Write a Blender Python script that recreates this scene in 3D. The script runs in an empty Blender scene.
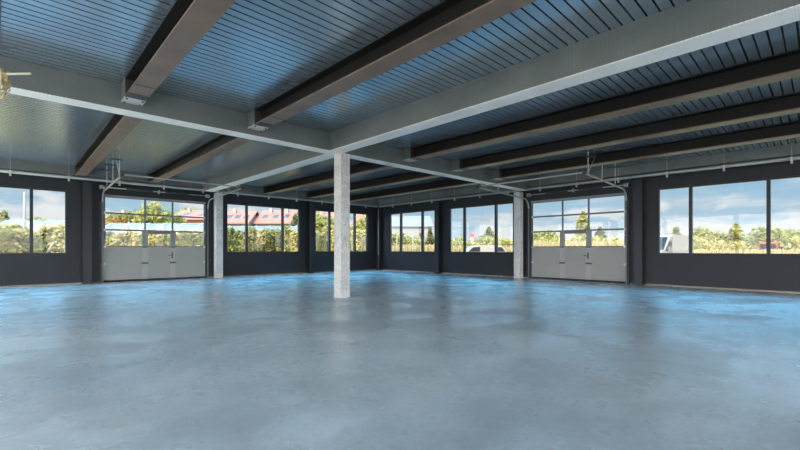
import bpy, math, random
from mathutils import Vector, Matrix
S = bpy.context.scene
COL = S.collection
random.seed(7)

# ------------------------------------------------------------------ camera
YAW = 0.76318647
FPX = 405.148
HOR = 249.13
CAM = Vector((-17.993, -20.8775, 1.4))
cd = bpy.data.cameras.new('camera'); cam = bpy.data.objects.new('camera', cd); COL.objects.link(cam)
cam.location = CAM; cam.rotation_euler = (math.pi/2, 0, -YAW)
cd.sensor_width = 36; cd.lens = FPX/800*36; cd.shift_y = (HOR-225)/800; cd.clip_end = 3000; cd.clip_start = 0.05
S.camera = cam
S.view_settings.view_transform = 'Standard'; S.view_settings.look = 'None'
S.view_settings.gamma = 1; S.view_settings.use_curve_mapping = False
S.view_settings.exposure = 0.2

# ------------------------------------------------------------------ node helpers
def nn(t, kind, **kw):
    n = t.nodes.new(kind)
    for k, v in kw.items():
        if k.startswith('i_'):
            n.inputs[k[2:].replace('_', ' ')].default_value = v
        else: setattr(n, k, v)
    return n
def lk(t, a, b): t.links.new(a, b)
def math_(t, op, a, b=None, clamp=False):
    n = t.nodes.new('ShaderNodeMath'); n.operation = op; n.use_clamp = clamp
    for i, v in enumerate((a, b)):
        if v is None: continue
        if isinstance(v, (int, float)): n.inputs[i].default_value = v
        else: t.links.new(v, n.inputs[i])
    return n.outputs[0]
def ramp(t, fac, stops):
    r = t.nodes.new('ShaderNodeValToRGB'); e = r.color_ramp.elements
    while len(e) < len(stops): e.new(0.5)
    for el, (p, c) in zip(e, stops):
        el.position = p; el.color = (*c, 1) if len(c) == 3 else c
    t.links.new(fac, r.inputs[0]); return r.outputs[0]
def mixc(t, fac, a, b, mode='MIX'):
    n = t.nodes.new('ShaderNodeMix'); n.data_type = 'RGBA'; n.blend_type = mode
    for s, v in ((0, fac), (6, a), (7, b)):
        if isinstance(v, (int, float)): n.inputs[s].default_value = v
        elif isinstance(v, tuple): n.inputs[s].default_value = (*v, 1)
        else: t.links.new(v, n.inputs[s])
    return n.outputs[2]

# ------------------------------------------------------------------ sky
SUN_AZ = Vector((-0.97, -0.24, 0)).normalized(); FILL_AZ = Vector((-0.75, -0.66, 0)).normalized()
FILL_FRONT = (1.8, 5.6, 9.0); FILL_REAR = (9.5, 9.3, 9.2)
W = bpy.data.worlds.new('sky'); S.world = W; W.use_nodes = True
t = W.node_tree; t.nodes.clear()
tc = nn(t, 'ShaderNodeTexCoord')
sep = nn(t, 'ShaderNodeSeparateXYZ'); lk(t, tc.outputs['Generated'], sep.inputs[0])
zz = math_(t, 'MAXIMUM', sep.outputs[2], 0.0)
grad = ramp(t, zz, [(0.0, (0.60, 0.68, 0.73)), (0.05, (0.42, 0.58, 0.70)), (0.20, (0.16, 0.37, 0.58)), (1.0, (0.12, 0.34, 0.72))])
den = math_(t, 'ADD', zz, 0.07)
cx = math_(t, 'DIVIDE', sep.outputs[0], den); cy = math_(t, 'DIVIDE', sep.outputs[1], den)
comb = nn(t, 'ShaderNodeCombineXYZ'); lk(t, cx, comb.inputs[0]); lk(t, cy, comb.inputs[1])
n1 = nn(t, 'ShaderNodeTexNoise', i_Scale=0.55, i_Detail=7.0, i_Roughness=0.6); lk(t, comb.outputs[0], n1.inputs['Vector'])
cl = ramp(t, n1.outputs[0], [(0.46, (0, 0, 0)), (0.66, (1, 1, 1))])
n2 = nn(t, 'ShaderNodeTexNoise', i_Scale=1.1, i_Detail=4.0); lk(t, comb.outputs[0], n2.inputs['Vector'])
ccol = ramp(t, n2.outputs[0], [(0.35, (0.42, 0.48, 0.55)), (0.62, (0.76, 0.78, 0.79))])
sky = mixc(t, math_(t, 'MULTIPLY', cl, 0.8), grad, ccol)
# low cumulus bank on the horizon
mp = nn(t, 'ShaderNodeMapping'); mp.inputs['Scale'].default_value = (9, 9, 22); lk(t, tc.outputs['Generated'], mp.inputs[0])
n3 = nn(t, 'ShaderNodeTexNoise', i_Scale=1.0, i_Detail=6.0); lk(t, mp.outputs[0], n3.inputs['Vector'])
low = math_(t, 'SUBTRACT', n3.outputs[0], math_(t, 'MULTIPLY', zz, 2.6))
lowm = ramp(t, low, [(0.30, (0, 0, 0)), (0.42, (1, 1, 1))])
sky = mixc(t, lowm, sky, (0.74, 0.76, 0.78))
# added interior fill: sky brightened overhead, bluish ahead and whiter behind the hall
dp = nn(t, 'ShaderNodeVectorMath', operation='DOT_PRODUCT'); lk(t, tc.outputs['Generated'], dp.inputs[0]); dp.inputs[1].default_value = FILL_AZ
def smooth(v, a, b):
    m = t.nodes.new('ShaderNodeMapRange'); m.interpolation_type = 'SMOOTHSTEP'; m.inputs[1].default_value = a; m.inputs[2].default_value = b
    lk(t, v, m.inputs[0]); return m.outputs[0]
rear_side = smooth(dp.outputs['Value'], -0.25, 0.6)
sky_fill = mixc(t, rear_side, FILL_FRONT, FILL_REAR)
sky = mixc(t, math_(t, 'MAXIMUM', smooth(sep.outputs[2], 0.20, 0.42), rear_side), sky, sky_fill)
bg = nn(t, 'ShaderNodeBackground'); lk(t, sky, bg.inputs[0]); bg.inputs[1].default_value = 1.0
wo = nn(t, 'ShaderNodeOutputWorld'); lk(t, bg.outputs[0], wo.inputs[0])
# ------------------------------------------------------------------ sun
sl = bpy.data.lights.new('sun', 'SUN'); sl.energy = 17.0; sl.angle = math.radians(1.0); sl.color = (1.0, 0.84, 0.64)
sun = bpy.data.objects.new('sun', sl); COL.objects.link(sun)
sdir = Vector((SUN_AZ.x*math.cos(math.radians(36)), SUN_AZ.y*math.cos(math.radians(36)), math.sin(math.radians(36))))
sun.rotation_euler = sdir.to_track_quat('Z', 'Y').to_euler(); sun.location = (-60, -60, 60)

# ------------------------------------------------------------------ materials
MATS = {}
def mat(name, color, rough=0.6, metal=0.0, var=0.0, vscale=3.0, bump=0.0, bscale=20.0, spec=0.5, stretch=(1, 1, 1)):
    m = bpy.data.materials.new(name); m.use_nodes = True; t = m.node_tree
    b = t.nodes['Principled BSDF']; b.inputs['Base Color'].default_value = (*color, 1)
    b.inputs['Roughness'].default_value = rough; b.inputs['Metallic'].default_value = metal
    b.inputs['Specular IOR Level'].default_value = spec
    if var or bump:
        tc = nn(t, 'ShaderNodeTexCoord'); mp = nn(t, 'ShaderNodeMapping'); mp.inputs['Scale'].default_value = stretch
        lk(t, tc.outputs['Object'], mp.inputs[0])
    if var:
        n = nn(t, 'ShaderNodeTexNoise', i_Scale=vscale, i_Detail=5.0); lk(t, mp.outputs[0], n.inputs['Vector'])
        lo = tuple(c*(1-var) for c in color); hi = tuple(min(1, c*(1+var)) for c in color)
        lk(t, ramp(t, n.outputs[0], [(0.3, lo), (0.7, hi)]), b.inputs['Base Color'])
    if bump:
        n = nn(t, 'ShaderNodeTexNoise', i_Scale=bscale, i_Detail=4.0); lk(t, mp.outputs[0], n.inputs['Vector'])
        bp = nn(t, 'ShaderNodeBump', i_Strength=bump, i_Distance=0.01); lk(t, n.outputs[0], bp.inputs['Height'])
        lk(t, bp.outputs[0], b.inputs['Normal'])
    MATS[name] = m; return m
M = MATS
mat('anthracite_panel', (0.014, 0.018, 0.024), 0.5, spec=0.25, var=0.12, vscale=1.2)
mat('anthracite_frame', (0.018, 0.020, 0.024), 0.45, spec=0.3)
mat('post_paint', (0.017, 0.021, 0.027), 0.45, spec=0.25, var=0.1)
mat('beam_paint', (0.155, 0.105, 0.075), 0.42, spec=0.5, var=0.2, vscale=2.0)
mat('groove_shade', (0.012, 0.012, 0.012), 0.9)  # shade of the groove depth put into the slot faces' colour
mat('deck_sheet', (0.355, 0.44, 0.51), 0.24, metal=0.75, var=0.06, vscale=0.8)
mat('galvanised', (0.42, 0.43, 0.42), 0.42, metal=0.5, var=0.12, vscale=9)
mat('pipe_metal', (0.31, 0.335, 0.34), 0.38, metal=0.4, var=0.08)
mat('rail_metal', (0.10, 0.11, 0.115), 0.45, metal=0.3)
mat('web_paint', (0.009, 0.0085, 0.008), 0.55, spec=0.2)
mat('dark_steel', (0.035, 0.035, 0.035), 0.5)
mat('bracket_grey', (0.44, 0.45, 0.44), 0.6, var=0.1)
mat('door_panel', (0.22, 0.228, 0.222), 0.45, var=0.03, vscale=1.5)
mat('door_stile', (0.26, 0.265, 0.26), 0.4)
mat('stile_grey', (0.17, 0.175, 0.175), 0.45)
mat('door_frame', (0.10, 0.105, 0.11), 0.45)
mat('rubber', (0.012, 0.012, 0.013), 0.8)
mat('plinth', (0.24, 0.21, 0.17), 0.8, var=0.12)
mat('grey_soil', (0.30, 0.23, 0.16), 0.95, var=0.2, vscale=0.15)
mat('grass', (0.11, 0.09, 0.035), 0.95, var=0.35, vscale=0.25)
mat('bounce_ground', (0.66, 0.53, 0.40), 0.95, var=0.12, vscale=1.0)  # added pale strip, unseen below the sills, bouncing light up to the ceiling
mat('bounce_soil', (0.44, 0.33, 0.20), 0.95, var=0.2, vscale=0.2)  # hidden orchard ground made extra pale to bounce warm light onto the ceiling
mat('hill_green', (0.05, 0.05, 0.045), 0.95, var=0.3, vscale=0.03)
mat('bark', (0.13, 0.10, 0.045), 0.9, var=0.2)
mat('roof_tile', (0.13, 0.033, 0.017), 0.8, var=0.2, vscale=1.2)
mat('house_white', (0.1, 0.09, 0.075), 0.8)
mat('house_orange', (0.13, 0.07, 0.035), 0.8)
mat('house_grey', (0.075, 0.072, 0.068), 0.8)
mat('house_roof_grey', (0.050, 0.050, 0.052), 0.7)
mat('window_dark', (0.01, 0.011, 0.013), 0.4, spec=0.2)
mat('net_white', (0.031, 0.033, 0.032), 0.6)
mat('post_white', (0.1, 0.09, 0.075), 0.7)
mat('van_white', (0.085, 0.083, 0.08), 0.25)
mat('car_silver', (0.1, 0.098, 0.095), 0.25)
mat('car_glass', (0.006, 0.008, 0.010), 0.3, spec=0.1)
mat('tyre', (0.02, 0.02, 0.02), 0.8)
mat('chrome', (0.6, 0.6, 0.6), 0.2, metal=1)
mat('tail_red', (0.5, 0.03, 0.02), 0.3)
mat('signal_red', (0.1, 0.02, 0.015), 0.5)
mat('cable_beige', (0.50, 0.40, 0.22), 0.6)
mat('stick_pale', (0.55, 0.52, 0.42), 0.5)

def leaf_mat(name, color):
    m = bpy.data.materials.new(name); m.use_nodes = True; t = m.node_tree; t.nodes.clear()
    tc = nn(t, 'ShaderNodeTexCoord'); n = nn(t, 'ShaderNodeTexNoise', i_Scale=9.0, i_Detail=3.0); lk(t, tc.outputs['Object'], n.inputs['Vector'])
    c = ramp(t, n.outputs[0], [(0.3, tuple(v*0.7 for v in color)), (0.7, tuple(v*1.3 for v in color))])
    d = nn(t, 'ShaderNodeBsdfDiffuse'); tl = nn(t, 'ShaderNodeBsdfTranslucent'); lk(t, c, d.inputs[0]); lk(t, c, tl.inputs[0])
    mx = nn(t, 'ShaderNodeMixShader'); mx.inputs[0].default_value = 0.45; lk(t, d.outputs[0], mx.inputs[1]); lk(t, tl.outputs[0], mx.inputs[2])
    o = nn(t, 'ShaderNodeOutputMaterial'); lk(t, mx.outputs[0], o.inputs[0]); M[name] = m
leaf_mat('leaf_yellow', (0.19, 0.165, 0.065)); leaf_mat('leaf_green', (0.13, 0.13, 0.045)); leaf_mat('leaf_dark', (0.085, 0.09, 0.04))
leaf_mat('leaf_autumn', (0.22, 0.10, 0.03)); leaf_mat('dry_grass', (0.20, 0.16, 0.085))
def floor_mat():
    m = bpy.data.materials.new('coated_concrete'); m.use_nodes = True; t = m.node_tree; b = t.nodes['Principled BSDF']
    tc = nn(t, 'ShaderNodeTexCoord')
    n1 = nn(t, 'ShaderNodeTexNoise', i_Scale=0.28, i_Detail=6.0, i_Roughness=0.62); lk(t, tc.outputs['Object'], n1.inputs['Vector'])
    n2 = nn(t, 'ShaderNodeTexNoise', i_Scale=0.75, i_Detail=10.0, i_Roughness=0.66, i_Distortion=0.25); lk(t, tc.outputs['Object'], n2.inputs['Vector'])
    n3 = nn(t, 'ShaderNodeTexNoise', i_Scale=14.0, i_Detail=5.0, i_Roughness=0.7); lk(t, tc.outputs['Object'], n3.inputs['Vector'])
    c1 = ramp(t, n1.outputs[0], [(0.35, (0.40, 0.50, 0.57)), (0.65, (0.56, 0.645, 0.70))])
    c2 = ramp(t, n2.outputs[0], [(0.30, (0.70, 0.70, 0.70)), (0.50, (0.97, 0.97, 0.97)), (0.70, (1.28, 1.28, 1.28))])
    c = mixc(t, 1.0, c1, c2, 'MULTIPLY')
    c3 = ramp(t, n3.outputs[0], [(0.3, (0.86, 0.86, 0.86)), (0.7, (1.08, 1.08, 1.08))])
    c = mixc(t, 1.0, c, c3, 'MULTIPLY')
    n4 = nn(t, 'ShaderNodeTexNoise', i_Scale=0.9, i_Detail=4.0); lk(t, tc.outputs['Object'], n4.inputs['Vector'])
    rust = ramp(t, n4.outputs[0], [(0.64, (0, 0, 0)), (0.74, (1, 1, 1))])
    c = mixc(t, math_(t, 'MULTIPLY', rust, 0.35), c, (0.36, 0.30, 0.25))
    lk(t, c, b.inputs['Base Color'])
    lk(t, ramp(t, n2.outputs[0], [(0.32, (0.42, 0.42, 0.42)), (0.64, (0.17, 0.17, 0.17))]), b.inputs['Roughness'])
    bp = nn(t, 'ShaderNodeBump', i_Strength=0.45, i_Distance=0.02); lk(t, n2.outputs[0], bp.inputs['Height']); lk(t, bp.outputs[0], b.inputs['Normal'])
    b.inputs['Specular IOR Level'].default_value = 0.55
    M['floor'] = m
floor_mat()

def concrete_mat():
    m = bpy.data.materials.new('cast_concrete'); m.use_nodes = True; t = m.node_tree; b = t.nodes['Principled BSDF']
    tc = nn(t, 'ShaderNodeTexCoord')
    n1 = nn(t, 'ShaderNodeTexNoise', i_Scale=2.5, i_Detail=8.0, i_Roughness=0.7); lk(t, tc.outputs['Object'], n1.inputs['Vector'])
    v = nn(t, 'ShaderNodeTexNoise', i_Scale=40.0, i_Detail=2.0); lk(t, tc.outputs['Object'], v.inputs['Vector'])
    c = ramp(t, n1.outputs[0], [(0.3, (0.42, 0.43, 0.43)), (0.7, (0.62, 0.63, 0.62))])
    c = mixc(t, 1.0, c, ramp(t, v.outputs[0], [(0.38, (0.55, 0.55, 0.55)), (0.5, (1, 1, 1))]), 'MULTIPLY')
    lk(t, c, b.inputs['Base Color']); b.inputs['Roughness'].default_value = 0.75
    M['concrete'] = m
concrete_mat()

def girder_mat():
    # galvanised perforated casing: fine grid of small dark holes
    m = bpy.data.materials.new('perforated_casing'); m.use_nodes = True; t = m.node_tree; b = t.nodes['Principled BSDF']
    tc = nn(t, 'ShaderNodeTexCoord'); sp = nn(t, 'ShaderNodeSeparateXYZ'); lk(t, tc.outputs['Object'], sp.inputs[0])
    w = 2*math.pi/0.055
    a = math_(t, 'SINE', math_(t, 'MULTIPLY', math_(t, 'ADD', sp.outputs[0], sp.outputs[1]), w))
    z = math_(t, 'SINE', math_(t, 'MULTIPLY', sp.outputs[2], w))
    y2 = math_(t, 'SINE', math_(t, 'MULTIPLY', math_(t, 'SUBTRACT', sp.outputs[0], sp.outputs[1]), w))
    hole = math_(t, 'GREATER_THAN', math_(t, 'ADD', a, math_(t, 'ADD', z, y2)), 1.15)
    n1 = nn(t, 'ShaderNodeTexNoise', i_Scale=1.5, i_Detail=4.0); lk(t, tc.outputs['Object'], n1.inputs['Vector'])
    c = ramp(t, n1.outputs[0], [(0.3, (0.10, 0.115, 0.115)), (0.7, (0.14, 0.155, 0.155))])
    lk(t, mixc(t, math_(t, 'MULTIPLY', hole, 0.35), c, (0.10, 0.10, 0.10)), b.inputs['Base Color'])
    b.inputs['Roughness'].default_value = 0.5; b.inputs['Metallic'].default_value = 0.2
    M['girder'] = m
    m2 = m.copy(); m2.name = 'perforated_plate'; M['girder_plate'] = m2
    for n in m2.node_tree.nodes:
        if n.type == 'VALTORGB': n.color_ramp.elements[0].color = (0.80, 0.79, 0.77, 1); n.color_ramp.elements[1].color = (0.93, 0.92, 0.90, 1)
girder_mat()

def glass_mat():
    m = bpy.data.materials.new('clear_glass'); m.use_nodes = True; t = m.node_tree; t.nodes.clear()
    tr = nn(t, 'ShaderNodeBsdfTransparent'); tr.inputs[0].default_value = (0.95, 0.97, 0.96, 1)
    gl = nn(t, 'ShaderNodeBsdfGlossy'); gl.inputs['Roughness'].default_value = 0.02
    fr = nn(t, 'ShaderNodeFresnel', i_IOR=1.3)
    mx = nn(t, 'ShaderNodeMixShader'); lk(t, fr.outputs[0], mx.inputs[0]); lk(t, tr.outputs[0], mx.inputs[1]); lk(t, gl.outputs[0], mx.inputs[2])
    o = nn(t, 'ShaderNodeOutputMaterial'); lk(t, mx.outputs[0], o.inputs[0]); M['glass'] = m
glass_mat()

# ------------------------------------------------------------------ mesh helpers
class MB:
    def __init__(s): s.v = []; s.f = []; s.m = []; s.sm = []; s.mi = 0
    def quad(s, *ps, smooth=False):
        i = len(s.v); s.v += [tuple(p) for p in ps]; s.f.append(tuple(range(i, i+len(ps)))); s.m.append(s.mi); s.sm.append(smooth); return s
    def box(s, x0, x1, y0, y1, z0, z1, bev=0.0):
        x0, x1 = min(x0, x1), max(x0, x1); y0, y1 = min(y0, y1), max(y0, y1); z0, z1 = min(z0, z1), max(z0, z1)
        if bev <= 0:
            i = len(s.v)
            s.v += [(x, y, z) for z in (z0, z1) for x, y in ((x0, y0), (x1, y0), (x1, y1), (x0, y1))]
            for f in ((0, 3, 2, 1), (4, 5, 6, 7), (0, 1, 5, 4), (1, 2, 6, 5), (2, 3, 7, 6), (3, 0, 4, 7)):
                s.f.append(tuple(i+k for k in f)); s.m.append(s.mi); s.sm.append(False)
        else:   # chamfered vertical edges
            b = bev
            s.prism([(x0+b, y0), (x1-b, y0), (x1, y0+b), (x1, y1-b), (x1-b, y1), (x0+b, y1), (x0, y1-b), (x0, y0+b)], z0, z1)
        return s
    def prism(s, poly, a0, a1, axis='z'):
        n = len(poly); i = len(s.v)
        def P(u, v, w): return (u, v, w) if axis == 'z' else ((w, u, v) if axis == 'x' else (u, w, v))
        for w in (a0, a1): s.v += [P(u, v, w) for u, v in poly]
        for k in range(n):
            s.f.append((i+k, i+(k+1) % n, i+n+(k+1) % n, i+n+k)); s.m.append(s.mi); s.sm.append(False)
        s.f.append(tuple(i+k for k in reversed(range(n)))); s.m.append(s.mi); s.sm.append(False)
        s.f.append(tuple(i+n+k for k in range(n))); s.m.append(s.mi); s.sm.append(False)
        return s
    def tube(s, pts, r, seg=10, r1=None, caps=True):
        pts = [Vector(p) for p in pts]; n = len(pts); base = len(s.v)
        for k, p in enumerate(pts):
            d = (pts[min(k+1, n-1)]-pts[max(k-1, 0)]).normalized()
            up = Vector((0, 0, 1)) if abs(d.z) < 0.95 else Vector((1, 0, 0))
            a = d.cross(up).normalized(); b = d.cross(a)
            rr = r if r1 is None else r+(r1-r)*k/max(1, n-1)
            s.v += [tuple(p+a*rr*math.cos(q*2*math.pi/seg)+b*rr*math.sin(q*2*math.pi/seg)) for q in range(seg)]
        for k in range(n-1):
            for q in range(seg):
                a0 = base+k*seg+q; a1 = base+k*seg+(q+1) % seg
                s.f.append((a0, a1, a1+seg, a0+seg)); s.m.append(s.mi); s.sm.append(True)
        if caps:
            s.f.append(tuple(base+q for q in reversed(range(seg)))); s.m.append(s.mi); s.sm.append(False)
            s.f.append(tuple(base+(n-1)*seg+q for q in range(seg))); s.m.append(s.mi); s.sm.append(False)
        return s
    def xf(s, mtx, start=0):
        s.v = s.v[:start]+[tuple(mtx @ Vector(p)) for p in s.v[start:]]; return s
    def mesh(s, name, mats):
        me = bpy.data.meshes.new(name); me.from_pydata(s.v, [], s.f); me.validate()
        if not isinstance(mats, (list, tuple)): mats = [mats]
        for m in mats: me.materials.append(m)
        me.polygons.foreach_set('material_index', s.m[:len(me.polygons)]); me.polygons.foreach_set('use_smooth', s.sm[:len(me.polygons)])
        me.update(); return me
    def build(s, name, mats, parent=None, label=None):
        o = bpy.data.objects.new(name, s.mesh(name, mats)); COL.objects.link(o)
        if parent is not None: o.parent = parent
        if label: o['label'] = label
        return o
def struct(o): o['kind'] = 'structure'; return o
def tag(o, label, cat, group=None):
    o['label'] = label; o['category'] = cat
    if group: o['group'] = group
    return o
def thing(name, label, cat, loc=(0, 0, 0), rz=0.0, group=None):
    o = bpy.data.objects.new(name, None); COL.objects.link(o); o.empty_display_size = 0.2
    o.location = loc; o.rotation_euler = (0, 0, rz)
    return tag(o, label, cat, group)
def part(mb, name, mats, parent, label=None):
    """mb in world coordinates of the parent's own frame"""
    return mb.build(name, mats, parent, label)

# ------------------------------------------------------------------ setting
XB, YB = -26.25, -31.5          # far ends of the hall behind the camera
DECK = 4.655; GB = 4.145          # underside of roof deck, underside of girders
WT = 0.22
o = MB().box(XB-0.4, 0.3, YB-0.4, 0.3, -0.25, 0.0).build('floor', M['floor']); struct(o)

# roof deck: wide flat pans with narrow open grooves, ribs along X
mb = MB(); pitch = 0.160; slot = 0.026; dep = 0.05
y = YB-0.3; prof = []
while y < 0.3:
    prof += [(y, DECK), (y+pitch-slot, DECK), (y+pitch-slot, DECK+dep), (y+pitch, DECK+dep)]; y += pitch
for q, (a, b) in enumerate(zip(prof[:-1], prof[1:])):
    mb.mi = 0 if q % 4 in (0, 3) else 1
    mb.quad((XB-0.3, a[0], a[1]), (XB-0.3, b[0], b[1]), (0.3, b[0], b[1]), (0.3, a[0], a[1]))
mb.mi = 0; mb.box(XB-0.3, 0.3, YB-0.3, 0.3, DECK+0.06, DECK+0.40)
struct(mb.build('ceiling', [M['deck_sheet'], M['groove_shade']]))

WIN_L = [(-20.57, -16.43), (-10.14, -6.01), (-4.97, -0.95)]
DOOR_L = (-15.26, -11.16)
WIN_R = [(-5.0, -1.02), (-10.2, -6.1), (-20.66, -16.45)]
DOOR_R = (-15.36, -11.16)
ZS, ZT, ZD = 1.215, 3.73, 3.66
def wall_mesh(wins, door, lo, hi, along):
    mb = MB()
    ops = sorted([(a, b, ZS, ZT) for a, b in wins]+[(door[0], door[1], 0.0, ZD)])
    def bx(a, b, z0, z1):
        if b-a < 1e-4 or z1-z0 < 1e-4: return
        if along == 'x': mb.box(a, b, 0.0, WT, z0, z1)
        else: mb.box(0.0, WT, a, b, z0, z1)
    c = lo
    for a, b, z0, z1 in ops:
        bx(c, a, 0, DECK); bx(a, b, 0, z0); bx(a, b, z1, DECK); c = b
    bx(c, hi, 0, DECK)
    return mb
struct(wall_mesh(WIN_L, DOOR_L, XB, WT, 'x').build('wall_left', M['anthracite_panel']))
struct(wall_mesh(WIN_R, DOOR_R, YB, 0.0, 'y').build('wall_right', M['anthracite_panel']))
# rear sides: open bays between posts, shallow lintels
mb = MB()
for k in range(7):
    yy = YB+5.25*k; mb.box(XB-0.2, XB, max(YB, yy-0.15), min(0, yy+0.15), 0, 4.3)
mb.box(XB-0.2, XB, YB, 0, 4.3, DECK); struct(mb.build('wall_rear', M['anthracite_panel']))
mb = MB()
for k in range(6):
    xx = XB+5.25*k; mb.box(max(XB, xx-0.15), min(0, xx+0.15), YB-0.2, YB, 0, 4.3)
mb.box(XB, 0, YB-0.2, YB, 4.3, DECK); struct(mb.build('wall_near', M['anthracite_panel']))

mb = MB(); mb.box(XB, DOOR_L[0]-0.1, -0.03, 0, 0, 0.045); mb.box(DOOR_L[1]+0.1, -0.03, -0.03, 0, 0, 0.045)
struct(mb.build('baseboard_left', M['plinth']))
mb = MB(); mb.box(-0.03, 0, YB, DOOR_R[0]-0.1, 0, 0.045); mb.box(-0.03, 0, DOOR_R[1]+0.1, -0.03, 0, 0.045)
struct(mb.build('baseboard_right', M['plinth']))

def axis_box(mb, along, a0, a1, d0, d1, z0, z1):
    """a along the wall, d = distance outward from the inner face (negative = into the room)"""
    if along == 'x': mb.box(a0, a1, d0, d1, z0, z1)
    else: mb.box(d0, d1, a0, a1, z0, z1)
    return mb
def window(n, along, a0, a1):
    root = bpy.data.objects.new('window_%d' % n, None); COL.objects.link(root); struct(root)
    mid = (a0+a1)/2; root.location = (mid, 0, ZS) if along == 'x' else (0, mid, ZS)
    h = ZT-ZS; half = (a1-a0)/2
    B = lambda *a: axis_box(MB(), along, *a)
    mb = MB()
    for q in ((-half, -half+0.04, 0, h), (half-0.04, half, 0, h), (-half+0.04, half-0.04, 0, 0.04), (-half+0.04, half-0.04, h-0.04, h)):
        axis_box(mb, along, q[0], q[1], 0.05, 0.19, q[2], q[3])
    part(mb, 'window_frame', M['anthracite_frame'], root)
    m1, m2 = -half+1.04, half-1.04
    for m in (m1, m2): part(B(m-0.05, m+0.05, 0.03, 0.19, 0.04, h-0.04), 'mullion', M['anthracite_frame'], root)
    for p0, p1 in ((-half+0.04, m1-0.05), (m1+0.05, m2-0.05), (m2+0.05, half-0.04)):
        mb = MB()
        if along == 'x': mb.quad((p0, 0.12, 0.04), (p1, 0.12, 0.04), (p1, 0.12, h-0.04), (p0, 0.12, h-0.04))
        else: mb.quad((0.12, p0, 0.04), (0.12, p1, 0.04), (0.12, p1, h-0.04), (0.12, p0, h-0.04))
        part(mb, 'pane', M['glass'], root)
for i, (a, b) in enumerate(WIN_L): window(i+1, 'x', a, b)
for i, (a, b) in enumerate(WIN_R): window(i+4, 'y', a, b)

# ------------------------------------------------------------------ sectional doors with wicket door
def sect_door(n, along, a0, a1, w0, w1, hside):
    root = bpy.data.objects.new('door_%d' % n, None); COL.objects.link(root); struct(root)
    mid = (a0+a1)/2; root.location = (mid, 0, 0) if along == 'x' else (0, mid, 0)
    A0, A1, W0, W1 = a0-mid+0.03, a1-mid-0.03, w0-mid, w1-mid
    zs = [0.08, 0.78, 1.50, 2.22, 2.93, 3.62]
    D0, D1 = 0.02, 0.065
    AB = lambda mb, *a: axis_box(mb, along, *a)
    # solid lower sections, each split by the wicket's stiles
    for k in (0, 1):
        for p0, p1 in ((A0, W0-0.12), (W0+0.10, W1-0.10), (W1+0.12, A1)):
            part(AB(MB(), p0, p1, D0, D1, zs[k]+0.002, zs[k+1]-0.002), 'door_panel', M['door_panel'], root)
    for w in (W0, W1):   # stiles of the wicket, light below and dark in the glazed section
        lo = w-0.12 if w == W0 else w-0.10
        part(AB(MB(), lo, lo+0.22, D0-0.015, D1, zs[0], zs[2]-0.01), 'wicket_stile', M['door_stile'], root)
        part(AB(MB(), lo, lo+0.22, D0-0.01, D1, zs[2]+0.03, zs[3]), 'wicket_stile', M['stile_grey'], root, 'darker upper stile of the wicket door')
        part(AB(MB(), lo-0.02, lo+0.24, D0-0.035, D0-0.015, zs[1]-0.035, zs[1]+0.035), 'hinge', M['dark_steel'], root)
        part(AB(MB(), lo+0.02, lo+0.20, D0-0.035, D0-0.01, zs[2]-0.04, zs[2]+0.0), 'hinge', M['dark_steel'], root)
    # glazed sections
    for k in (2, 3, 4):
        mb = MB(); z0, z1 = zs[k], zs[k+1]
        AB(mb, A0, A1, D0, D1, z0, z0+0.035); AB(mb, A0, A1, D0, D1, z1-0.035, z1)
        AB(mb, A0, A0+0.06, D0, D1, z0, z1); AB(mb, A1-0.06, A1, D0, D1, z0, z1)
        if k > 2:
            for w in (W0, W1): AB(mb, w-0.035, w+0.035, D0, D1, z0+0.035, z1-0.035)
        else: AB(mb, W0+0.10, W1-0.10, D0-0.005, D1, z1-0.13, z1-0.035)
        fr = part(mb, 'glazed_section', M['door_frame'], root)
        spans = ((A0+0.06, W0-0.035), (W0+0.035, W1-0.035), (W1+0.035, A1-0.06)) if k > 2 else ((A0+0.06, W0-0.12), (W0+0.10, W1-0.10), (W1+0.12, A1-0.06))
        for p0, p1 in spans:
            mb = MB(); zt = z1-0.13 if (k == 2 and p0 == W0+0.10) else z1-0.035
            if along == 'x': mb.quad((p0, 0.045, z0+0.035), (p1, 0.045, z0+0.035), (p1, 0.045, zt), (p0, 0.045, zt))
            else: mb.quad((0.045, p0, z0+0.035), (0.045, p1, z0+0.035), (0.045, p1, zt), (0.045, p0, zt))
            part(mb, 'pane', M['glass'], fr)
    part(AB(MB(), A0, A1, D0, D1+0.01, 0.0, 0.08), 'bottom_seal', M['rubber'], root)
    # lever handle on the wicket
    hs = W1-0.02 if hside > 0 else W0+0.02
    hd = part(AB(MB(), hs-0.03, hs+0.03, D0-0.03, D0-0.015, 0.98, 1.26), 'handle', M['dark_steel'], root)
    mb = MB(); AB(mb, hs-0.015, hs+0.015, D0-0.08, D0-0.03, 1.10, 1.13); AB(mb, hs-0.17*hside, hs+0.015*hside, D0-0.09, D0-0.065, 1.10, 1.13)
    part(mb, 'lever', M['dark_steel'], hd)
    # edge hinges / roller brackets
    for z in zs[1:5]:
        for e in (A0, A1-0.08): part(AB(MB(), e, e+0.08, D0-0.03, D0, z-0.05, z+0.05), 'roller_bracket', M['galvanised'], root)
    # head seal
    part(AB(MB(), A0-0.02, A1+0.02, -0.02, 0.02, 3.62, 3.70), 'head_trim', M['stile_grey'], root)
sect_door(1, 'x', DOOR_L[0], DOOR_L[1], -13.72, -12.62, 1)
sect_door(2, 'y', DOOR_R[0], DOOR_R[1], -13.85, -12.70, -1)

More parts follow.
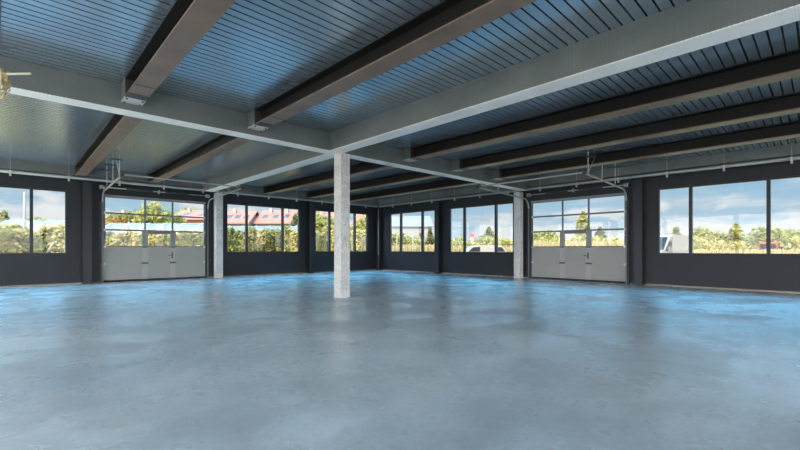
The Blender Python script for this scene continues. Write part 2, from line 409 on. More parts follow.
# ------------------------------------------------------------------ columns
def column(x, y, w, top, label, group=None):
    r = thing('concrete_column', label, 'column', (x, y, 0), 0, group)
    part(MB().box(-w/2, w/2, -w/2, w/2, 0, top, 0.012), 'shaft', M['concrete'], r)
    return r
column(-11.05, -11.17, 0.335, GB, 'freestanding square concrete column in the middle of the hall floor')
column(-10.66, -0.27, 0.33, GB, 'pale concrete column against the left wall beside the sectional door')
column(-0.27, -10.66, 0.33, GB, 'pale concrete column against the right wall beside the sectional door')

def hpost(x, y, along, label):
    r = thing('steel_post', label, 'post', (x, y, 0))
    mb = MB(); w, d, tf, tw = 0.30, 0.30, 0.02, 0.014     # H section, flanges parallel to the wall
    for s in (-1, 1):
        dd = s*(d/2-tf/2)
        axis_box(mb, along, -w/2, w/2, dd-tf/2, dd+tf/2, 0.02, 4.13)
    axis_box(mb, along, -tw/2, tw/2, -d/2+tf, d/2-tf, 0.02, 4.13)
    part(mb, 'profile', M['post_paint'], r)
    part(axis_box(MB(), along, -0.19, 0.19, -0.16, 0.16, 0, 0.02), 'base_plate', M['dark_steel'], r)
hpost(-15.80, -0.18, 'x', 'dark steel wall post between the left sectional door and the window at the left edge')
hpost(-5.43, -0.18, 'x', 'dark steel wall post between the two farthest windows of the left wall')
hpost(-0.18, -5.45, 'y', 'dark steel wall post between the two farthest windows of the right wall')
hpost(-0.18, -15.86, 'y', 'dark steel wall post between the right sectional door and the big right window')
r = thing('corner_post', 'slim steel post standing in the far corner of the hall', 'post', (-0.19, -0.19, 0))
part(MB().box(-0.15, 0.15, -0.15, 0.15, 0, GB, 0.04), 'profile', M['post_paint'], r)
part(MB().tube([(-0.16, -0.16, 1.0), (-0.16, -0.16, 4.1)], 0.025, 8), 'conduit', M['pipe_metal'], r, 'light grey vertical conduit')

# ------------------------------------------------------------------ girders, edge beams
def girder(name, x0, x1, y0, y1, label):
    r = thing(name, label, 'beam', ((x0+x1)/2, (y0+y1)/2, GB))
    hx, hy, d = (x1-x0)/2, (y1-y0)/2, DECK-GB
    part(MB().box(-hx, hx, -hy, hy, 0.012, d-0.002), 'casing', M['girder'], r)
    if hx > hy: part(MB().box(-hx, hx, -hy-0.012, hy+0.012, 0, 0.012), 'bottom_plate', M['girder_plate'], r)
    else: part(MB().box(-hx-0.012, hx+0.012, -hy, hy, 0, 0.012), 'bottom_plate', M['girder_plate'], r)
G1 = (-11.33, -10.97); G2 = (-11.44, -11.04); G2N = (-11.58, -11.18)
EB = 0.55  # edge beam inner face distance
girder('main_girder', XB, -EB, G1[0], G1[1], 'long pale ceiling girder crossing from upper left over the column to the right wall')
girder('main_girder', G2N[0], G2N[1], YB, G1[0]-0.012, 'pale ceiling girder running from the column up to the top right corner')
girder('main_girder', G2[0], G2[1], G1[1]+0.012, -EB, 'pale ceiling girder running from the column back to the left wall')
def edge(along, lo, hi, label):
    mid = (lo+hi)/2; r = thing('edge_beam', label, 'beam', (mid, -0.30, 4.32) if along == 'x' else (-0.30, mid, 4.32))
    h = (hi-lo)/2
    part(axis_box(MB(), along, -h, h, -0.24, 0.29, 0.0, DECK-4.32), 'casing', M['girder'], r)
edge('x', XB, 0.0, 'pale edge beam along the top of the left wall under the roof deck')
edge('y', YB, -0.6, 'pale edge beam along the top of the right wall under the roof deck')

# ------------------------------------------------------------------ secondary I beams and their brackets
SB = 4.30
def ibeam(x, y0, y1, label, group=None):
    r = thing('roof_beam', label, 'beam', (x, (y0+y1)/2, SB))
    h = (y1-y0)/2; d = DECK-SB; w = 0.17; tf = 0.026
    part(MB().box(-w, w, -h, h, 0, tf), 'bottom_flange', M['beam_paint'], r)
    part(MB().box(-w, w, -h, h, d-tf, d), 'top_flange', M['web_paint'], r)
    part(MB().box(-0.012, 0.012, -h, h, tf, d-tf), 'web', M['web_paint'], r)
    for e in (-h+0.006, h-0.006):
        part(MB().box(-w, w, e-0.006, e+0.006, tf, d-tf), 'end_plate', M['dark_steel'], r)
    if y0 > -12:
        pass
    else:
        part(MB().box(-w-0.002, w+0.002, h-0.26, h, -0.008, 0.0), 'end_shoe', M['dark_steel'], r)
        part(MB().box(-w-0.004, w+0.004, h-0.80, h-0.78, -0.006, 0.0), 'splice_strip', M['dark_steel'], r)
    return r
xs = [-19.0, -16.28, -13.75, -8.60, -6.08, -3.45]
xf_ = [-19.0, -16.05, -13.55, -8.30, -5.75, -3.15]
near = ['nearest dark roof beam outside the left edge',
        'dark brown roof beam at upper left ending on the near face of the long girder',
        'broad dark brown roof beam crossing top centre, left of the girder above the column',
        'dark roof beam nearest the column girder on its right side, near the camera',
        'middle of the three dark roof beams at upper right',
        'lowest of the three dark roof beams at upper right, closest to the right wall']
far = ['short dark roof beam beyond the left edge',
       'short brown roof beam from the long girder to the left wall beside the sectional door',
       'short brown roof beam from the long girder to the left wall above the sectional door',
       'short dark roof beam behind the column, first right of the girder to the left wall',
       'short dark roof beam behind the column, second right of the girder to the left wall',
       'short dark roof beam behind the column, farthest one next to the far corner']
blab = ['', 'grey beam bracket under the upper left roof beam on the long girder',
        'grey beam bracket at the end of the broad top centre roof beam',
        'grey beam bracket first right of the column on the long girder',
        'grey beam bracket second right of the column on the long girder',
        'grey beam bracket third right of the column on the long girder']
for x, x2, a, b, c in zip(xs[1:], xf_[1:], near[1:], far[1:], blab[1:]):
    ibeam(x, YB, G1[0]-0.40, a); ibeam(x2, G1[1]+0.03, -EB-0.01, b)
    r = thing('beam_bracket', c, 'bracket', (x, G1[0]-0.20, SB-0.01))
    part(MB().box(-0.172, 0.172, -0.185, 0.185, 0.015, DECK-SB+0.01), 'housing', M['girder'], r)
    part(MB().box(-0.178, 0.178, -0.19, 0.19, 0, 0.015), 'sole_plate', M['bracket_grey'], r)
    for sx in (-0.13, 0.13):
        for sy in (-0.13, 0.13): part(MB().tube([(sx, sy, 0), (sx, sy, -0.02)], 0.018, 6), 'bolt', M['dark_steel'], r)

# ------------------------------------------------------------------ service pipes along the walls
def pipe(along, lo, hi, first, step, label):
    r = thing('service_pipe', label, 'pipe', (0, 0, 4.19))
    P = (lambda a, d, z: (a, d, z)) if along == 'x' else (lambda a, d, z: (d, a, z))
    part(MB().tube([P(lo, -0.62, 0), P(hi, -0.62, 0)], 0.055, 12), 'tube', M['pipe_metal'], r)
    a = first
    while a > lo:
        h = part(MB().tube([P(a, -0.62, 0.05), P(a, -0.62, DECK-4.19)], 0.010, 6), 'hanger_rod', M['pipe_metal'], r)
        mb = MB(); axis_box(mb, along, a-0.03, a+0.03, -0.69, -0.55, -0.075, 0.06)
        axis_box(mb, along, a-0.03, a+0.03, -0.645, -0.595, -0.15, -0.075)
        part(mb, 'clamp', M['galvanised'], h)
        a -= step
pipe('x', XB+0.1, -0.69, -1.65, 1.64, 'long light grey service pipe hung along the left wall above windows and door')
pipe('y', YB+0.1, -0.75, -2.05, 1.65, 'long light grey service pipe hung along the right wall above windows and door')

# ------------------------------------------------------------------ door tracks and spring shafts
def track(along, a, label, hang=(1.5, 2.8, 4.05), zt=DECK, arm=0.0):
    r = thing('door_track', label, 'track', (a, 0, 0) if along == 'x' else (0, a, 0))
    P = (lambda u, d, z: (u, d, z)) if along == 'x' else (lambda u, d, z: (d, u, z))
    pts = [(-0.10, 0.0), (-0.10, 3.35)]
    for k in range(1, 7):
        q = k/6*math.pi/2; pts.append((-0.10-0.45*(1-math.cos(q)), 3.35+0.45*math.sin(q)))
    pts += [(-4.2, 3.93)]
    w, hgt = 0.024, 0.024     # C profile swept along the path
    def rail(pp, name, m):
        mb = MB()
        for (d0, z0), (d1, z1) in zip(pp[:-1], pp[1:]):
            t = Vector((d1-d0, z1-z0)).normalized(); n = Vector((-t.y, t.x))*hgt
            q = lambda u, s, e: P(u, (d0, d1)[e]+n.x*s, (z0, z1)[e]+n.y*s)
            for u0, s0, u1, s1 in ((-w, -1, w, -1), (-w, 1, w, 1), (-w, -1, -w, 1)):
                mb.quad(q(u0, s0, 0), q(u1, s1, 0), q(u1, s1, 1), q(u0, s0, 1))
        part(mb, name, m, r)
    rail(pts[:2], 'vertical_rail', M['rail_metal']); rail(pts[1:], 'curved_rail', M['pipe_metal'])
    part(axis_box(MB(), along, -0.10, 0.03, -0.085, -0.03, 0.0, 3.4), 'guide_angle', M['post_paint'], r)
    for hd in hang:
        mb = MB(); zz = 3.86+0.016*hd
        axis_box(mb, along, -0.055, -0.03, -hd-0.02, -hd+0.02, zz, zt)
        h = part(mb, 'hanger', M['galvanised'], r)
        mb = MB(); axis_box(mb, along, -0.30, 0.06, -hd-0.025, -hd+0.025, zt-0.19, zt-0.14); part(mb, 'cross_arm', M['dark_steel'], h)
    mb = MB(); mb.tube([P(-0.045, -hang[-1], 3.95), P(-0.045, -hang[-1]+0.55, zt-0.1)], 0.014, 6); part(mb, 'brace', M['galvanised'], r)
    part(axis_box(MB(), along, -0.05, 0.05, -4.3, -4.2, 3.87, 3.99), 'end_stop', M['dark_steel'], r)
track('x', DOOR_L[0]-0.02, 'galvanised track at the left side of the left sectional door, bending into the room')
track('x', DOOR_L[1]+0.06, 'galvanised track at the right side of the left sectional door, by the pale column')
track('y', DOOR_R[0]-0.02, 'galvanised track at the right side of the right sectional door, bending into the room')
track('y', DOOR_R[1]+0.06, 'galvanised track at the left side of the right sectional door, by the pale column')
def shaft(along, a0, a1, label):
    mid = (a0+a1)/2; h = (a1-a0)/2+0.12
    r = thing('spring_shaft', label, 'shaft', (mid, -0.16, 3.98) if along == 'x' else (-0.16, mid, 3.98))
    P = (lambda u: (u, 0, 0)) if along == 'x' else (lambda u: (0, u, 0))
    part(MB().tube([P(-h), P(h)], 0.024, 8), 'shaft_bar', M['galvanised'], r)
    for s in (-1, 1):
        part(MB().tube([P(s*0.25), P(s*1.25)], 0.045, 12), 'torsion_spring', M['dark_steel'], r)
        part(MB().tube([P(s*(h-0.18)), P(s*(h-0.06))], 0.085, 14), 'cable_drum', M['pipe_metal'], r)
    for u in (-h+0.02, 0, h-0.02):
        part(axis_box(MB(), along, u-0.02, u+0.02, -0.05, 0.155, -0.07, 0.07), 'bearing_plate', M['galvanised'], r)
shaft('x', DOOR_L[0], DOOR_L[1], 'spring shaft above the left sectional door')
shaft('y', DOOR_R[0], DOOR_R[1], 'spring shaft above the right sectional door')

def spreader(along, a0, a1, label):
    mid = (a0+a1)/2; h = (a1-a0)/2
    r = thing('spreader_bar', label, 'bar', (mid, -4.08, 3.985) if along == 'x' else (-4.08, mid, 3.985))
    part(axis_box(MB(), along, -h, h, -0.02, 0.02, -0.02, 0.02), 'bar', M['pipe_metal'], r)
    for e in (-h+0.03, h-0.03): part(axis_box(MB(), along, e-0.03, e+0.03, -0.03, 0.03, -0.05, 0.03), 'end_clip', M['dark_steel'], r)
spreader('x', DOOR_L[0]+0.01, DOOR_L[1]+0.03, 'grey bar tying the ends of the two tracks of the left sectional door')
spreader('y', DOOR_R[0]+0.01, DOOR_R[1]+0.03, 'grey bar tying the ends of the two tracks of the right sectional door')
# ------------------------------------------------------------------ pixel column to point on the ground
def at(px, D, z=0.0):
    f = Vector((math.sin(YAW), math.cos(YAW), 0)); rt = Vector((math.cos(YAW), -math.sin(YAW), 0))
    p = CAM+(f+rt*((px-400)/FPX))*D
    return Vector((p.x, p.y, z))
def zat(py, D): return 1.4+(HOR-py)*D/FPX

# ------------------------------------------------------------------ outdoors
GZ = -0.12
mb = MB(); mb.quad((-400, 3.2, GZ), (3.2, 3.2, GZ), (3.2, 600, GZ), (-400, 600, GZ))
struct(mb.build('orchard_ground', M['bounce_soil']))
mb = MB(); mb.quad((3.2, -400, GZ), (600, -400, GZ), (600, 600, GZ), (3.2, 600, GZ))
struct(mb.build('lawn', M['grass']))
mb = MB(); mb.quad((-400, 0.22, GZ), (3.2, 0.22, GZ), (3.2, 3.2, GZ), (-400, 3.2, GZ)); struct(mb.build('bounce_yard', M['bounce_ground'])); mb = MB(); mb.quad((0.22, -400, GZ), (3.2, -400, GZ), (3.2, 0.22, GZ), (0.22, 0.22, GZ))
mb.quad((-400, -400, GZ), (XB-0.4, -400, GZ), (XB-0.4, 0.22, GZ), (-400, 0.22, GZ)); mb.quad((XB-0.4, -400, GZ), (0.22, -400, GZ), (0.22, YB-0.4, GZ), (XB-0.4, YB-0.4, GZ))
struct(mb.build('paved_yard', M['grey_soil']))
# low hills on the horizon
mb = MB(); rnd = random.Random(3); prev = None
for k in range(61):
    px = -150+k*18.5; D = 420
    h = 9+7*math.sin(k*0.35)+5*math.sin(k*0.9+1)+rnd.uniform(-1, 1)
    if k < 30: h += 6
    a = at(px, D, GZ); b = at(px, D+60, h); c = at(px, D+160, GZ)
    if prev: mb.quad(prev[0], a, b, prev[1], smooth=True); mb.quad(prev[1], b, c, prev[2], smooth=True)
    prev = (a, b, c)
struct(mb.build('hills', M['hill_green']))

def crown_mesh(name, shape, n, leaf, m, seed):
    rnd = random.Random(seed); mb = MB()
    for _ in range(n):
        p = shape(rnd); s = leaf*rnd.uniform(0.6, 1.3)
        a = Vector((rnd.gauss(0, 1), rnd.gauss(0, 1), rnd.gauss(0, 1))).normalized(); b = a.orthogonal().normalized()
        a = a*s; b = b*s*0.75
        p = Vector(p)
        mb.quad(p-a, p+b, p+a, p-b)
    return mb.mesh(name, m)
def ball(rnd, r=1.0):
    while True:
        p = Vector((rnd.uniform(-1, 1), rnd.uniform(-1, 1), rnd.uniform(-1, 1)))
        if 0.25 < p.length < 1: return p*r
def sh_orchard(rnd):           # slim spindle tree, 1 unit high
    z = rnd.uniform(0.15, 1.0); r = 0.24*(1.15-z)+0.05
    a = rnd.uniform(0, 6.283); q = r*math.sqrt(rnd.random()); return (q*math.cos(a), q*math.sin(a), z)
BL = {}
def blobs(key, k, spread, seed):
    rr = random.Random(seed); BL[key] = [(rr.uniform(-spread, spread), rr.uniform(-spread, spread), rr.uniform(0.35, 0.72), rr.uniform(0.16, 0.28)) for _ in range(k)]
blobs('round', 9, 0.26, 4); blobs('bush', 8, 0.36, 9)
def sh_round(rnd):
    x, y, z, r = rnd.choice(BL['round']); p = ball(rnd, r); return (x+p.x, y+p.y, z+p.z)
def sh_bush(rnd):
    x, y, z, r = rnd.choice(BL['bush']); p = ball(rnd, r*1.2); return (x+p.x, y+p.y, max(0.02, (z-0.3)*1.1+p.z+0.2))
def sh_conifer(rnd):
    z = 1-rnd.random()**0.6*0.95; r = 0.20*(1-z)+0.015
    a = rnd.uniform(0, 6.283); q = r*(0.5+0.5*rnd.random()); return (q*math.cos(a), q*math.sin(a), z)
def sh_poplar(rnd):
    z = rnd.uniform(0.12, 1.0); r = 0.13*math.sin(min(1, (z-0.05)/0.9)*math.pi)**0.6+0.01
    a = rnd.uniform(0, 6.283); q = r*math.sqrt(rnd.random()); return (q*math.cos(a), q*math.sin(a), z)
tm = MB().tube([(0, 0, 0), (0.01, 0, 0.35), (0, 0.01, 0.8)], 0.022, 6, 0.008).mesh('trunk', M['bark'])
tm_pale = MB().tube([(0, 0, 0), (0.006, 0, 0.5), (0, 0.0, 0.98)], 0.011, 6, 0.006).mesh('stem', M['post_white'])
CR = {'orchard_a': crown_mesh('foliage', sh_orchard, 260, 0.05, M['leaf_yellow'], 1), 'orchard_b': crown_mesh('foliage', sh_orchard, 260, 0.05, M['leaf_green'], 2),
      'round': crown_mesh('foliage', sh_round, 2400, 0.042, M['leaf_green'], 3), 'autumn': crown_mesh('foliage', sh_round, 2000, 0.042, M['leaf_autumn'], 8),
      'bush_a': crown_mesh('foliage', sh_bush, 700, 0.05, M['leaf_yellow'], 4), 'bush_b': crown_mesh('foliage', sh_bush, 700, 0.05, M['leaf_green'], 5),
      'conifer': crown_mesh('foliage', sh_conifer, 700, 0.045, M['leaf_dark'], 6), 'poplar': crown_mesh('foliage', sh_poplar, 700, 0.04, M['leaf_green'], 7)}
def tree(kind, px, D, top, label, name='tree', group=None, wide=1.0, cat='tree'):
    rnd = random.Random(int(px*131)+int(D*17)+len(label))
    h = zat(top, D)-GZ
    r = thing(name, label, cat, at(px, D, GZ), rnd.uniform(0, 6.28), group)
    r.scale = (h*wide, h*wide, h)
    f = bpy.data.objects.new('foliage', CR[kind]); COL.objects.link(f); f.parent = r
    s = bpy.data.objects.new('trunk', tm_pale if kind.startswith('orchard') else tm); COL.objects.link(s); s.parent = r
    return r
def depthL(px):   # depth of the left / right wall at a pixel column
    f = Vector((math.sin(YAW), math.cos(YAW))); rt = Vector((math.cos(YAW), -math.sin(YAW))); d = f+rt*((px-400)/FPX); return -CAM.y/d.y
def depthR(px):
    f = Vector((math.sin(YAW), math.cos(YAW))); rt = Vector((math.cos(YAW), -math.sin(YAW))); d = f+rt*((px-400)/FPX); return -CAM.x/d.x
rnd = random.Random(21)
# orchard rows outside the left wall
for x0, x1, n, lo, hi, where in ((-4, 70, 24, 224, 238, 'the window at the left edge'), (102, 206, 34, 230, 240, 'the left sectional door'),
                              (224, 302, 40, 227, 240, 'the left wall window right of the pale column'), (314, 372, 30, 226, 240, 'the left wall window nearest the far corner')):
    for i in range(n):
        px = x0+(x1-x0)*(i+rnd.uniform(0.1, 0.9))/n; D = depthL(px)+rnd.choice((4, 7, 10, 13))+rnd.uniform(-0.7, 0.7)
        tree(rnd.choice(('orchard_a', 'orchard_a', 'orchard_b')), px, D, rnd.uniform(lo, hi), 'slender leafy orchard tree seen through '+where, 'orchard_tree', 'orchard trees behind '+where, 1.15)
def house(px, D, wpx, ytop, yeave, label, wallm, roofm, turn=0.0, chimneys=1, dormers=0):
    w = wpx*D/FPX; c = at(px, D, GZ); r = thing('house', label, 'house', c, -YAW+turn)
    he = zat(yeave, D)-GZ; ht = zat(ytop, D)-GZ; dpt = 9.0
    part(MB().prism([(0, 0), (dpt, 0), (dpt, he), (dpt/2, ht-0.15), (0, he)], -w/2, w/2, 'x'), 'wall', wallm, r)
    mb = MB(); mb.prism([(-0.5, he-0.2), (dpt/2, ht), (dpt+0.5, he-0.2), (dpt+0.5, he-0.02), (dpt/2, ht+0.2), (-0.5, he-0.02)], -w/2-0.4, w/2+0.4, 'x')
    rf = part(mb, 'roof', roofm, r)
    for k in range(chimneys):
        x = -w/4+k*w/2; part(MB().box(x-0.25, x+0.25, dpt/2-1.2, dpt/2-0.7, ht-1.2, ht+0.5), 'chimney', M['house_white'], rf)
    sl_ = (ht-he+0.2)/(dpt/2+0.5)
    for k in range(dormers):
        x = -w/2+w*(k+0.5)/dormers; ya, yb = dpt*0.16, dpt*0.30
        za, zb = he+sl_*(ya+0.5)-0.02, he+sl_*(yb+0.5)-0.02
        mb = MB(); mb.quad((x-0.45, ya, za+0.06), (x+0.45, ya, za+0.06), (x+0.45, yb, zb+0.06), (x-0.45, yb, zb+0.06))
        mb.quad((x-0.45, ya, za-0.1), (x+0.45, ya, za-0.1), (x+0.45, ya, za+0.06), (x-0.45, ya, za+0.06))
        part(mb, 'roof_window', M['window_dark'], rf)
    n = max(2, int(w/3)); fl = max(1, int(he/2.8))
    for q in range(fl):
        for k in range(n):
            x = -w/2+w*(k+0.5)/n; z = 1.0+2.8*q
            if z+1.3 < he: part(MB().box(x-0.55, x+0.55, -0.05, 0.0, z, z+1.3), 'window', M['window_dark'], r)
house(188, 66, 30, 209, 219, 'house with a red roof seen through the right panes of the left sectional door', M['house_orange'], M['roof_tile'], 0.1, 1, 2)
house(234, 70, 26, 209.5, 223, 'orange-roofed house at the left of the window beside the pale left wall column', M['house_white'], M['roof_tile'], 0.05, 1, 3)
house(272, 72, 34, 209, 223, 'longer orange-roofed house in the middle of the window beside the pale left wall column', M['house_white'], M['roof_tile'], -0.05, 2, 3)
house(326, 68, 24, 211, 223, 'orange house behind orchard trees left of the freestanding column', M['house_orange'], M['roof_tile'], 0.1, 1, 1)
house(362, 74, 16, 212, 224, 'orange house right of the freestanding column near the far corner', M['house_orange'], M['roof_tile'], -0.1, 1, 1)
house(412, 90, 40, 215, 226, 'pale grey building seen through the right wall window nearest the far corner', M['house_grey'], M['house_roof_grey'], 0.1, 1, 0)
house(748, 110, 30, 238, 242, 'small white house between the trees in the big right window', M['house_white'], M['house_roof_grey'], 0.1, 1, 0)
house(122, 75, 36, 211, 220, 'house with an orange wall seen through the left panes of the left sectional door', M['house_orange'], M['roof_tile'], 0.1, 1, 0)

def polytunnel(px0, px1, D, ytop, label):
    c = at((px0+px1)/2, D, GZ); L = (px1-px0)*D/FPX; h = zat(ytop, D)-GZ
    r = thing('polytunnel', label, 'greenhouse', c, -YAW)
    poly = [(2.6*math.cos(math.pi*k/12)+2.6, h*math.sin(math.pi*k/12)**0.7 if 0 < k < 12 else 0) for k in range(13)]
    part(MB().prism(list(reversed(poly)), -L/2, L/2, 'x'), 'cover', M['net_white'], r)
    for k in range(7):
        x = -L/2+L*k/6
        part(MB().tube([(x, a-0.0, b+0.03) for a, b in poly], 0.04, 5), 'hoop', M['pipe_metal'], r)
polytunnel(-12, 76, 44, 219, 'white net tunnel behind the orchard in the window at the left edge')
polytunnel(98, 212, 48, 222, 'white net tunnel across the panes of the left sectional door')
polytunnel(222, 306, 54, 225, 'white net tunnel below the orange roofs')
for px, D, y0, dx in ((3, 20, 240, -1), (24.5, 19, 192, 0), (28, 19.3, 242, 1.2), (66, 20.5, 214, 0), (118, 25, 222, 0.5), (111, 25, 224, -0.5), (252, 30, 232, 0), (262, 30, 233, 0), (292, 31, 232, 0), (297, 31, 234, 0), (332, 36, 232, 0), (413, 38, 235, 0), (397, 36, 234, 0)):
    side = 'left wall' if px < 380 else 'right wall'
    lab = {3: 'slanting pale stake at the left frame edge behind the window', 24.5: 'tall pale orchard pole left of the mullion in the window at the left edge', 28: 'leaning pale stake beside the mullion of the leftmost window',
           66: 'pale stake at the right jamb of the leftmost window', 118: 'pale stake leaning right behind the left sectional door', 111: 'pale stake leaning left behind the left sectional door',
           252: 'first white stake right of the mullion in the window beside the pale left wall column', 262: 'second white stake right of the mullion in the window beside the pale left wall column',
           292: 'white stake right of the second mullion beside the pale left wall column', 297: 'white stake at the right end of the window beside the pale left wall column',
           332: 'white stake left of the freestanding column in the corner window', 413: 'white stake in the middle pane of the right wall window nearest the corner', 397: 'white stake at the left mullion of the right wall window nearest the corner'}[px]
    p = at(px, D, GZ); q = at(px+dx*22, D, zat(y0, D))
    tag(MB().tube([p, q], 0.06, 6, 0.05).build('orchard_stake', M['post_white']), lab, 'stake')

# tall dry grass in front of the hedges: uncountable blades
def grass_strip(px0, px1, D0, D1, h, n, seed, label):
    rr = random.Random(seed); mb = MB()
    for _ in range(n):
        p = at(rr.uniform(px0, px1), rr.uniform(D0, D1), GZ); q = h*rr.uniform(0.5, 1.1); a = rr.uniform(0, 6.28); w = 0.10
        dx, dy = math.cos(a)*w, math.sin(a)*w; lx, ly = rr.uniform(-.3, .3), rr.uniform(-.3, .3)
        mb.quad((p.x-dx, p.y-dy, GZ), (p.x+dx, p.y+dy, GZ), (p.x+lx+dx*.3, p.y+ly+dy*.3, GZ+q), (p.x+lx-dx*.3, p.y+ly-dy*.3, GZ+q))
    o = mb.build('dry_grass', M['dry_grass']); o['kind'] = 'stuff'; tag(o, label, 'grass')
grass_strip(384, 440, 40, 52, 1.9, 2500, 1, 'tall pale dry grass beyond the right wall window nearest the corner')
grass_strip(442, 520, 46, 54, 1.8, 3000, 2, 'tall pale dry grass behind the parked white car')
grass_strip(528, 632, 32, 46, 2.1, 4000, 3, 'tall pale dry grass behind the right sectional door')
grass_strip(690, 806, 36, 48, 1.45, 1300, 4, 'tall pale dry grass below the hedge in the big right window')

# larger trees on the left
tree('round', 156, 60, 199, 'big round green tree behind the middle panes of the left sectional door', wide=0.9)
tree('round', 126, 64, 205, 'rounded green tree left of the tall one behind the left sectional door', wide=0.9)
tree('round', 196, 78, 204, 'dark green tree above the red roof in the left sectional door', wide=0.9)
tree('conifer', 296, 62, 214, 'dark green tree at the right end of the window beside the pale left wall column', wide=1.6)
tree('autumn', 110, 60, 213, 'orange autumn tree at the left end of the left sectional door', wide=0.9)
tree('round', 322, 60, 208, 'green tree rising above the orange house in the corner window', wide=0.9)
tree('round', 364, 58, 214, 'green tree right of the freestanding column beside the corner', wide=0.9)
tree('round', 40, 100, 214, 'distant small green tree above the net tunnel in the leftmost window', wide=1.2)
tree('conifer', 4, 110, 211, 'distant dark tree at the left edge of the leftmost window', wide=1.5)
# hedge and trees on the right
for i, (px, D, top, k) in enumerate(((392, 60, 226, 'bush_b'), (404, 66, 229, 'bush_b'), (420, 64, 231, 'bush_a'), (430, 60, 228, 'conifer'))):
    tree(k, px, D, top, ['leafy bush at the left jamb of the corner window on the right wall', 'leafy bush right of the first mullion in the right wall corner window', 'yellow bush in the middle pane of the right wall corner window', 'dark pointed tree in the right pane of the right wall corner window'][i], 'bush' if k != 'conifer' else 'tree', None, 1.3, 'bush' if k != 'conifer' else 'tree')
seq = 0
for x0, x1, n, lo, hi, where in ((446, 516, 15, 229, 238, 'the right wall window left of the sectional door'), (532, 628, 18, 228, 238, 'the right sectional door'), (656, 806, 26, 226, 238, 'the big right window')):
    for i in range(n):
        px = x0+(x1-x0)*(i+rnd.uniform(0.1, 0.9))/n; D = rnd.uniform(50, 66)
        if 741 < px < 758: top = rnd.uniform(240, 244)
        elif 758 <= px < 780: top = rnd.uniform(240, 244); D = rnd.uniform(64, 68)
        else: top = rnd.uniform(lo, hi)
        tree(rnd.choice(('bush_a', 'bush_a', 'bush_b')), px, D, top, 'yellowish bush of the hedge seen through '+where, 'bush', 'hedge bushes behind '+where, 1.0, 'bush')
tree('poplar', 583, 62, 212, 'tall slim tree behind the right panes of the right sectional door', wide=1.2)
tree('poplar', 600, 64, 227, 'smaller slim tree right of the tall slim one behind the right sectional door', wide=1.4)
tree('round', 540, 70, 229, 'small round tree at the left pane of the right sectional door', wide=1.6)
tree('round', 707, 62, 224, 'full green tree right of the first mullion in the big right window', wide=1.0)
tree('poplar', 736, 60, 224, 'tall leafy tree in the middle pane of the big right window', wide=1.5)
tree('round', 781, 64, 224, 'full tree right of the second mullion in the big right window', wide=1.6)
tree('conifer', 676, 80, 227, 'dark pointed tree above the white van', wide=1.8)
tree('round', 796, 60, 227, 'rounded tree at the right edge of the big right window', wide=1.0)
tree('poplar', 489, 90, 227, 'slim tree beside the mast in the right wall window left of the sectional door', wide=1.5)

# ------------------------------------------------------------------ vehicles
def wheel(parent, x, y, r, w):
    o = part(MB().tube([(x, y-w/2, r), (x, y+w/2, r)], r, 18), 'wheel', M['tyre'], parent)
    part(MB().tube([(x, y-w/2-0.01, r), (x, y+w/2+0.01, r)], r*0.6, 12), 'rim', M['chrome'], o)
# panel van seen from its side, nose to the left
vr = thing('van', 'white panel van parked outside at the left end of the big right window', 'van', at(661, 31, GZ), -YAW+math.radians(32))
side = [(-2.6, 0.35), (2.9, 0.35), (2.95, 1.2), (2.85, 2.45), (2.7, 2.58), (-0.35, 2.58), (-0.75, 2.45), (-1.55, 1.45), (-2.5, 1.15), (-2.68, 0.8)]
part(MB().prism(side, -0.98, 0.98, 'y'), 'body', M['van_white'], vr)
part(MB().prism([(-1.45, 1.40), (-0.52, 1.40), (-0.52, 2.12), (-0.90, 2.12)], -1.0, 1.0, 'y'), 'side_window', M['car_glass'], vr)
part(MB().quad((-0.80, -0.85, 2.42), (-1.56, -0.90, 1.50), (-1.56, 0.90, 1.50), (-0.80, 0.85, 2.42)), 'windscreen', M['car_glass'], vr)
part(MB().box(-0.48, -0.44, -1.0, 1.0, 0.55, 2.40), 'door_seam', M['dark_steel'], vr)
part(MB().box(-0.36, -0.14, -0.995, 0.995, 1.2, 1.26), 'door_handle', M['dark_steel'], vr)
part(MB().box(-1.15, -0.95, -1.2, -1.0, 1.40, 1.70), 'mirror', M['dark_steel'], vr)
for x in (-1.75, 2.0):
    for s in (-0.85, 0.85): wheel(vr, x, s, 0.35, 0.24)
part(MB().box(-2.72, -2.55, -0.9, 0.9, 0.35, 0.62), 'bumper', M['dark_steel'], vr)
part(MB().box(2.86, 2.96, -0.97, -0.80, 1.0, 1.6), 'tail_light', M['tail_red'], vr)
# people carrier
cr = thing('car', 'white car parked beyond the right wall window left of the sectional door', 'car', at(485, 42, GZ), -YAW+math.radians(4))
side = [(-2.2, 0.3), (2.2, 0.3), (2.28, 0.9), (2.1, 1.25), (1.55, 1.80), (0.9, 1.92), (-0.9, 1.92), (-1.5, 1.78), (-2.15, 1.25), (-2.28, 0.9)]
part(MB().prism(side, -0.88, 0.88, 'y'), 'body', M['car_silver'], cr)
part(MB().prism([(-1.95, 1.28), (-0.75, 1.28), (-0.75, 1.76), (-1.45, 1.70)], -0.9, 0.9, 'y'), 'rear_window', M['car_glass'], cr)
part(MB().prism([(0.75, 1.28), (1.85, 1.28), (1.45, 1.72), (0.75, 1.76)], -0.9, 0.9, 'y'), 'front_window', M['car_glass'], cr)
for x in (-1.35, 1.4):
    for s in (-0.75, 0.75): wheel(cr, x, s, 0.32, 0.2)
part(MB().box(-2.3, -2.2, -0.85, -0.6, 0.85, 1.15), 'tail_light', M['tail_red'], cr)
part(MB().box(2.15, 2.31, -0.86, -0.6, 0.8, 0.98), 'headlight', M['chrome'], cr)
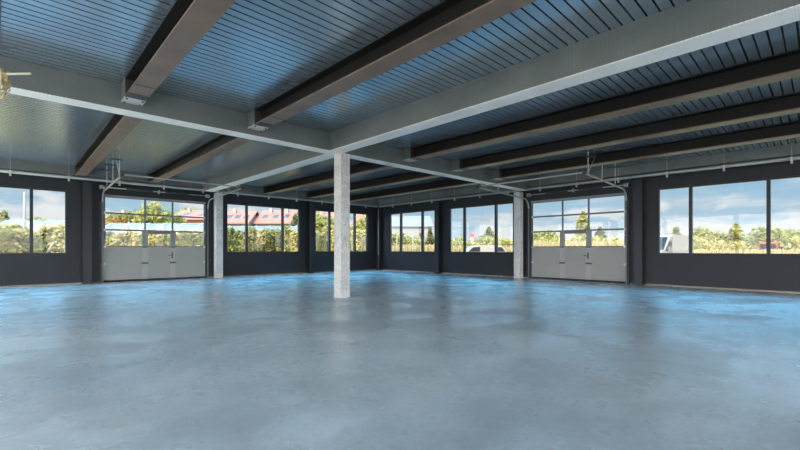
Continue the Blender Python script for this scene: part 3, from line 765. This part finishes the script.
# red and white lorry
lr = thing('lorry', 'red and white lorry at the second mullion of the big right window', 'lorry', at(769, 60, GZ), -YAW+math.radians(40))
part(MB().box(-1.0, 0.75, -1.1, 1.1, 0.5, 2.6, 0.15), 'cab', M['signal_red'], lr)
part(MB().box(0.85, 4.0, -1.15, 1.15, 0.7, 2.3), 'load_box', M['van_white'], lr)
part(MB().box(-1.02, -0.98, -0.9, 0.9, 1.5, 2.3), 'windscreen', M['car_glass'], lr)
part(MB().box(-0.6, 0.4, -1.12, 1.12, 1.5, 2.2), 'side_window', M['car_glass'], lr)
part(MB().box(-0.95, 4.0, -0.5, 0.5, 0.4, 0.7), 'chassis', M['dark_steel'], lr)
for x in (-0.3, 3.0):
    for s in (-0.95, 0.95): wheel(lr, x, s, 0.42, 0.26)
# mast and sign
ms = thing('utility_mast', 'thin dark mast beyond the middle pane of the window left of the right sectional door', 'mast', at(485.5, 80, GZ), -YAW)
hm = zat(213, 80)-GZ
part(MB().tube([(0, 0, 0), (0, 0, hm)], 0.14, 8, 0.07), 'pole', M['dark_steel'], ms)
for z in (hm-0.6, hm-1.6): part(MB().box(-0.8, 0.8, -0.05, 0.05, z, z+0.1), 'cross_arm', M['dark_steel'], ms)
sg = thing('road_sign', 'red and white sign on a post above the parked white car', 'sign', at(472, 55, GZ), -YAW)
hz = zat(234, 55)-GZ
part(MB().tube([(0, 0, 0), (0, 0, hz)], 0.05, 8), 'post', M['pipe_metal'], sg)
part(MB().box(-0.28, 0.28, -0.06, -0.05, hz-0.4, hz), 'board', M['signal_red'], sg)
part(MB().box(-0.28, 0.28, -0.06, -0.05, hz-1.0, hz-0.42), 'board', M['post_white'], sg, 'white lower board')

# ------------------------------------------------------------------ loose cable drop on the ceiling at the left edge
D = 5.4; p = at(-1, D, zat(80, D))
cb = thing('cable_coil', 'beige coil of cable with a pale rod, hanging by the girder at the left edge', 'cable', p, -YAW)
pts = []
for k in range(60):
    a = k*0.75; r_ = 0.09+0.03*math.sin(k*1.7); pts.append((r_*math.cos(a), 0.05*math.sin(k*0.9), r_*1.7*math.sin(a)-0.02))
part(MB().tube(pts, 0.013, 6), 'coil', M['cable_beige'], cb)
part(MB().tube([(0, 0, 0.15), (0.02, 0.0, DECK-p.z-0.005)], 0.008, 6), 'suspension_wire', M['dark_steel'], cb)
part(MB().tube([(-0.3, 0, 0.07), (0.42, 0, 0.085)], 0.016, 8), 'rod', M['stick_pale'], cb)
D = 4.6; p = at(-4, D, zat(47.5, D))
db = thing('ceiling_stub', 'short dark rod under the roof deck at the left edge', 'rod', p, -YAW)
part(MB().tube([(-0.2, 0, 0), (0.235, 0, 0.0)], 0.012, 8), 'rod', M['dark_steel'], db)
part(MB().tube([(-0.15, 0, 0), (-0.15, 0, DECK-p.z-0.005)], 0.01, 6), 'hanger', M['dark_steel'], db)
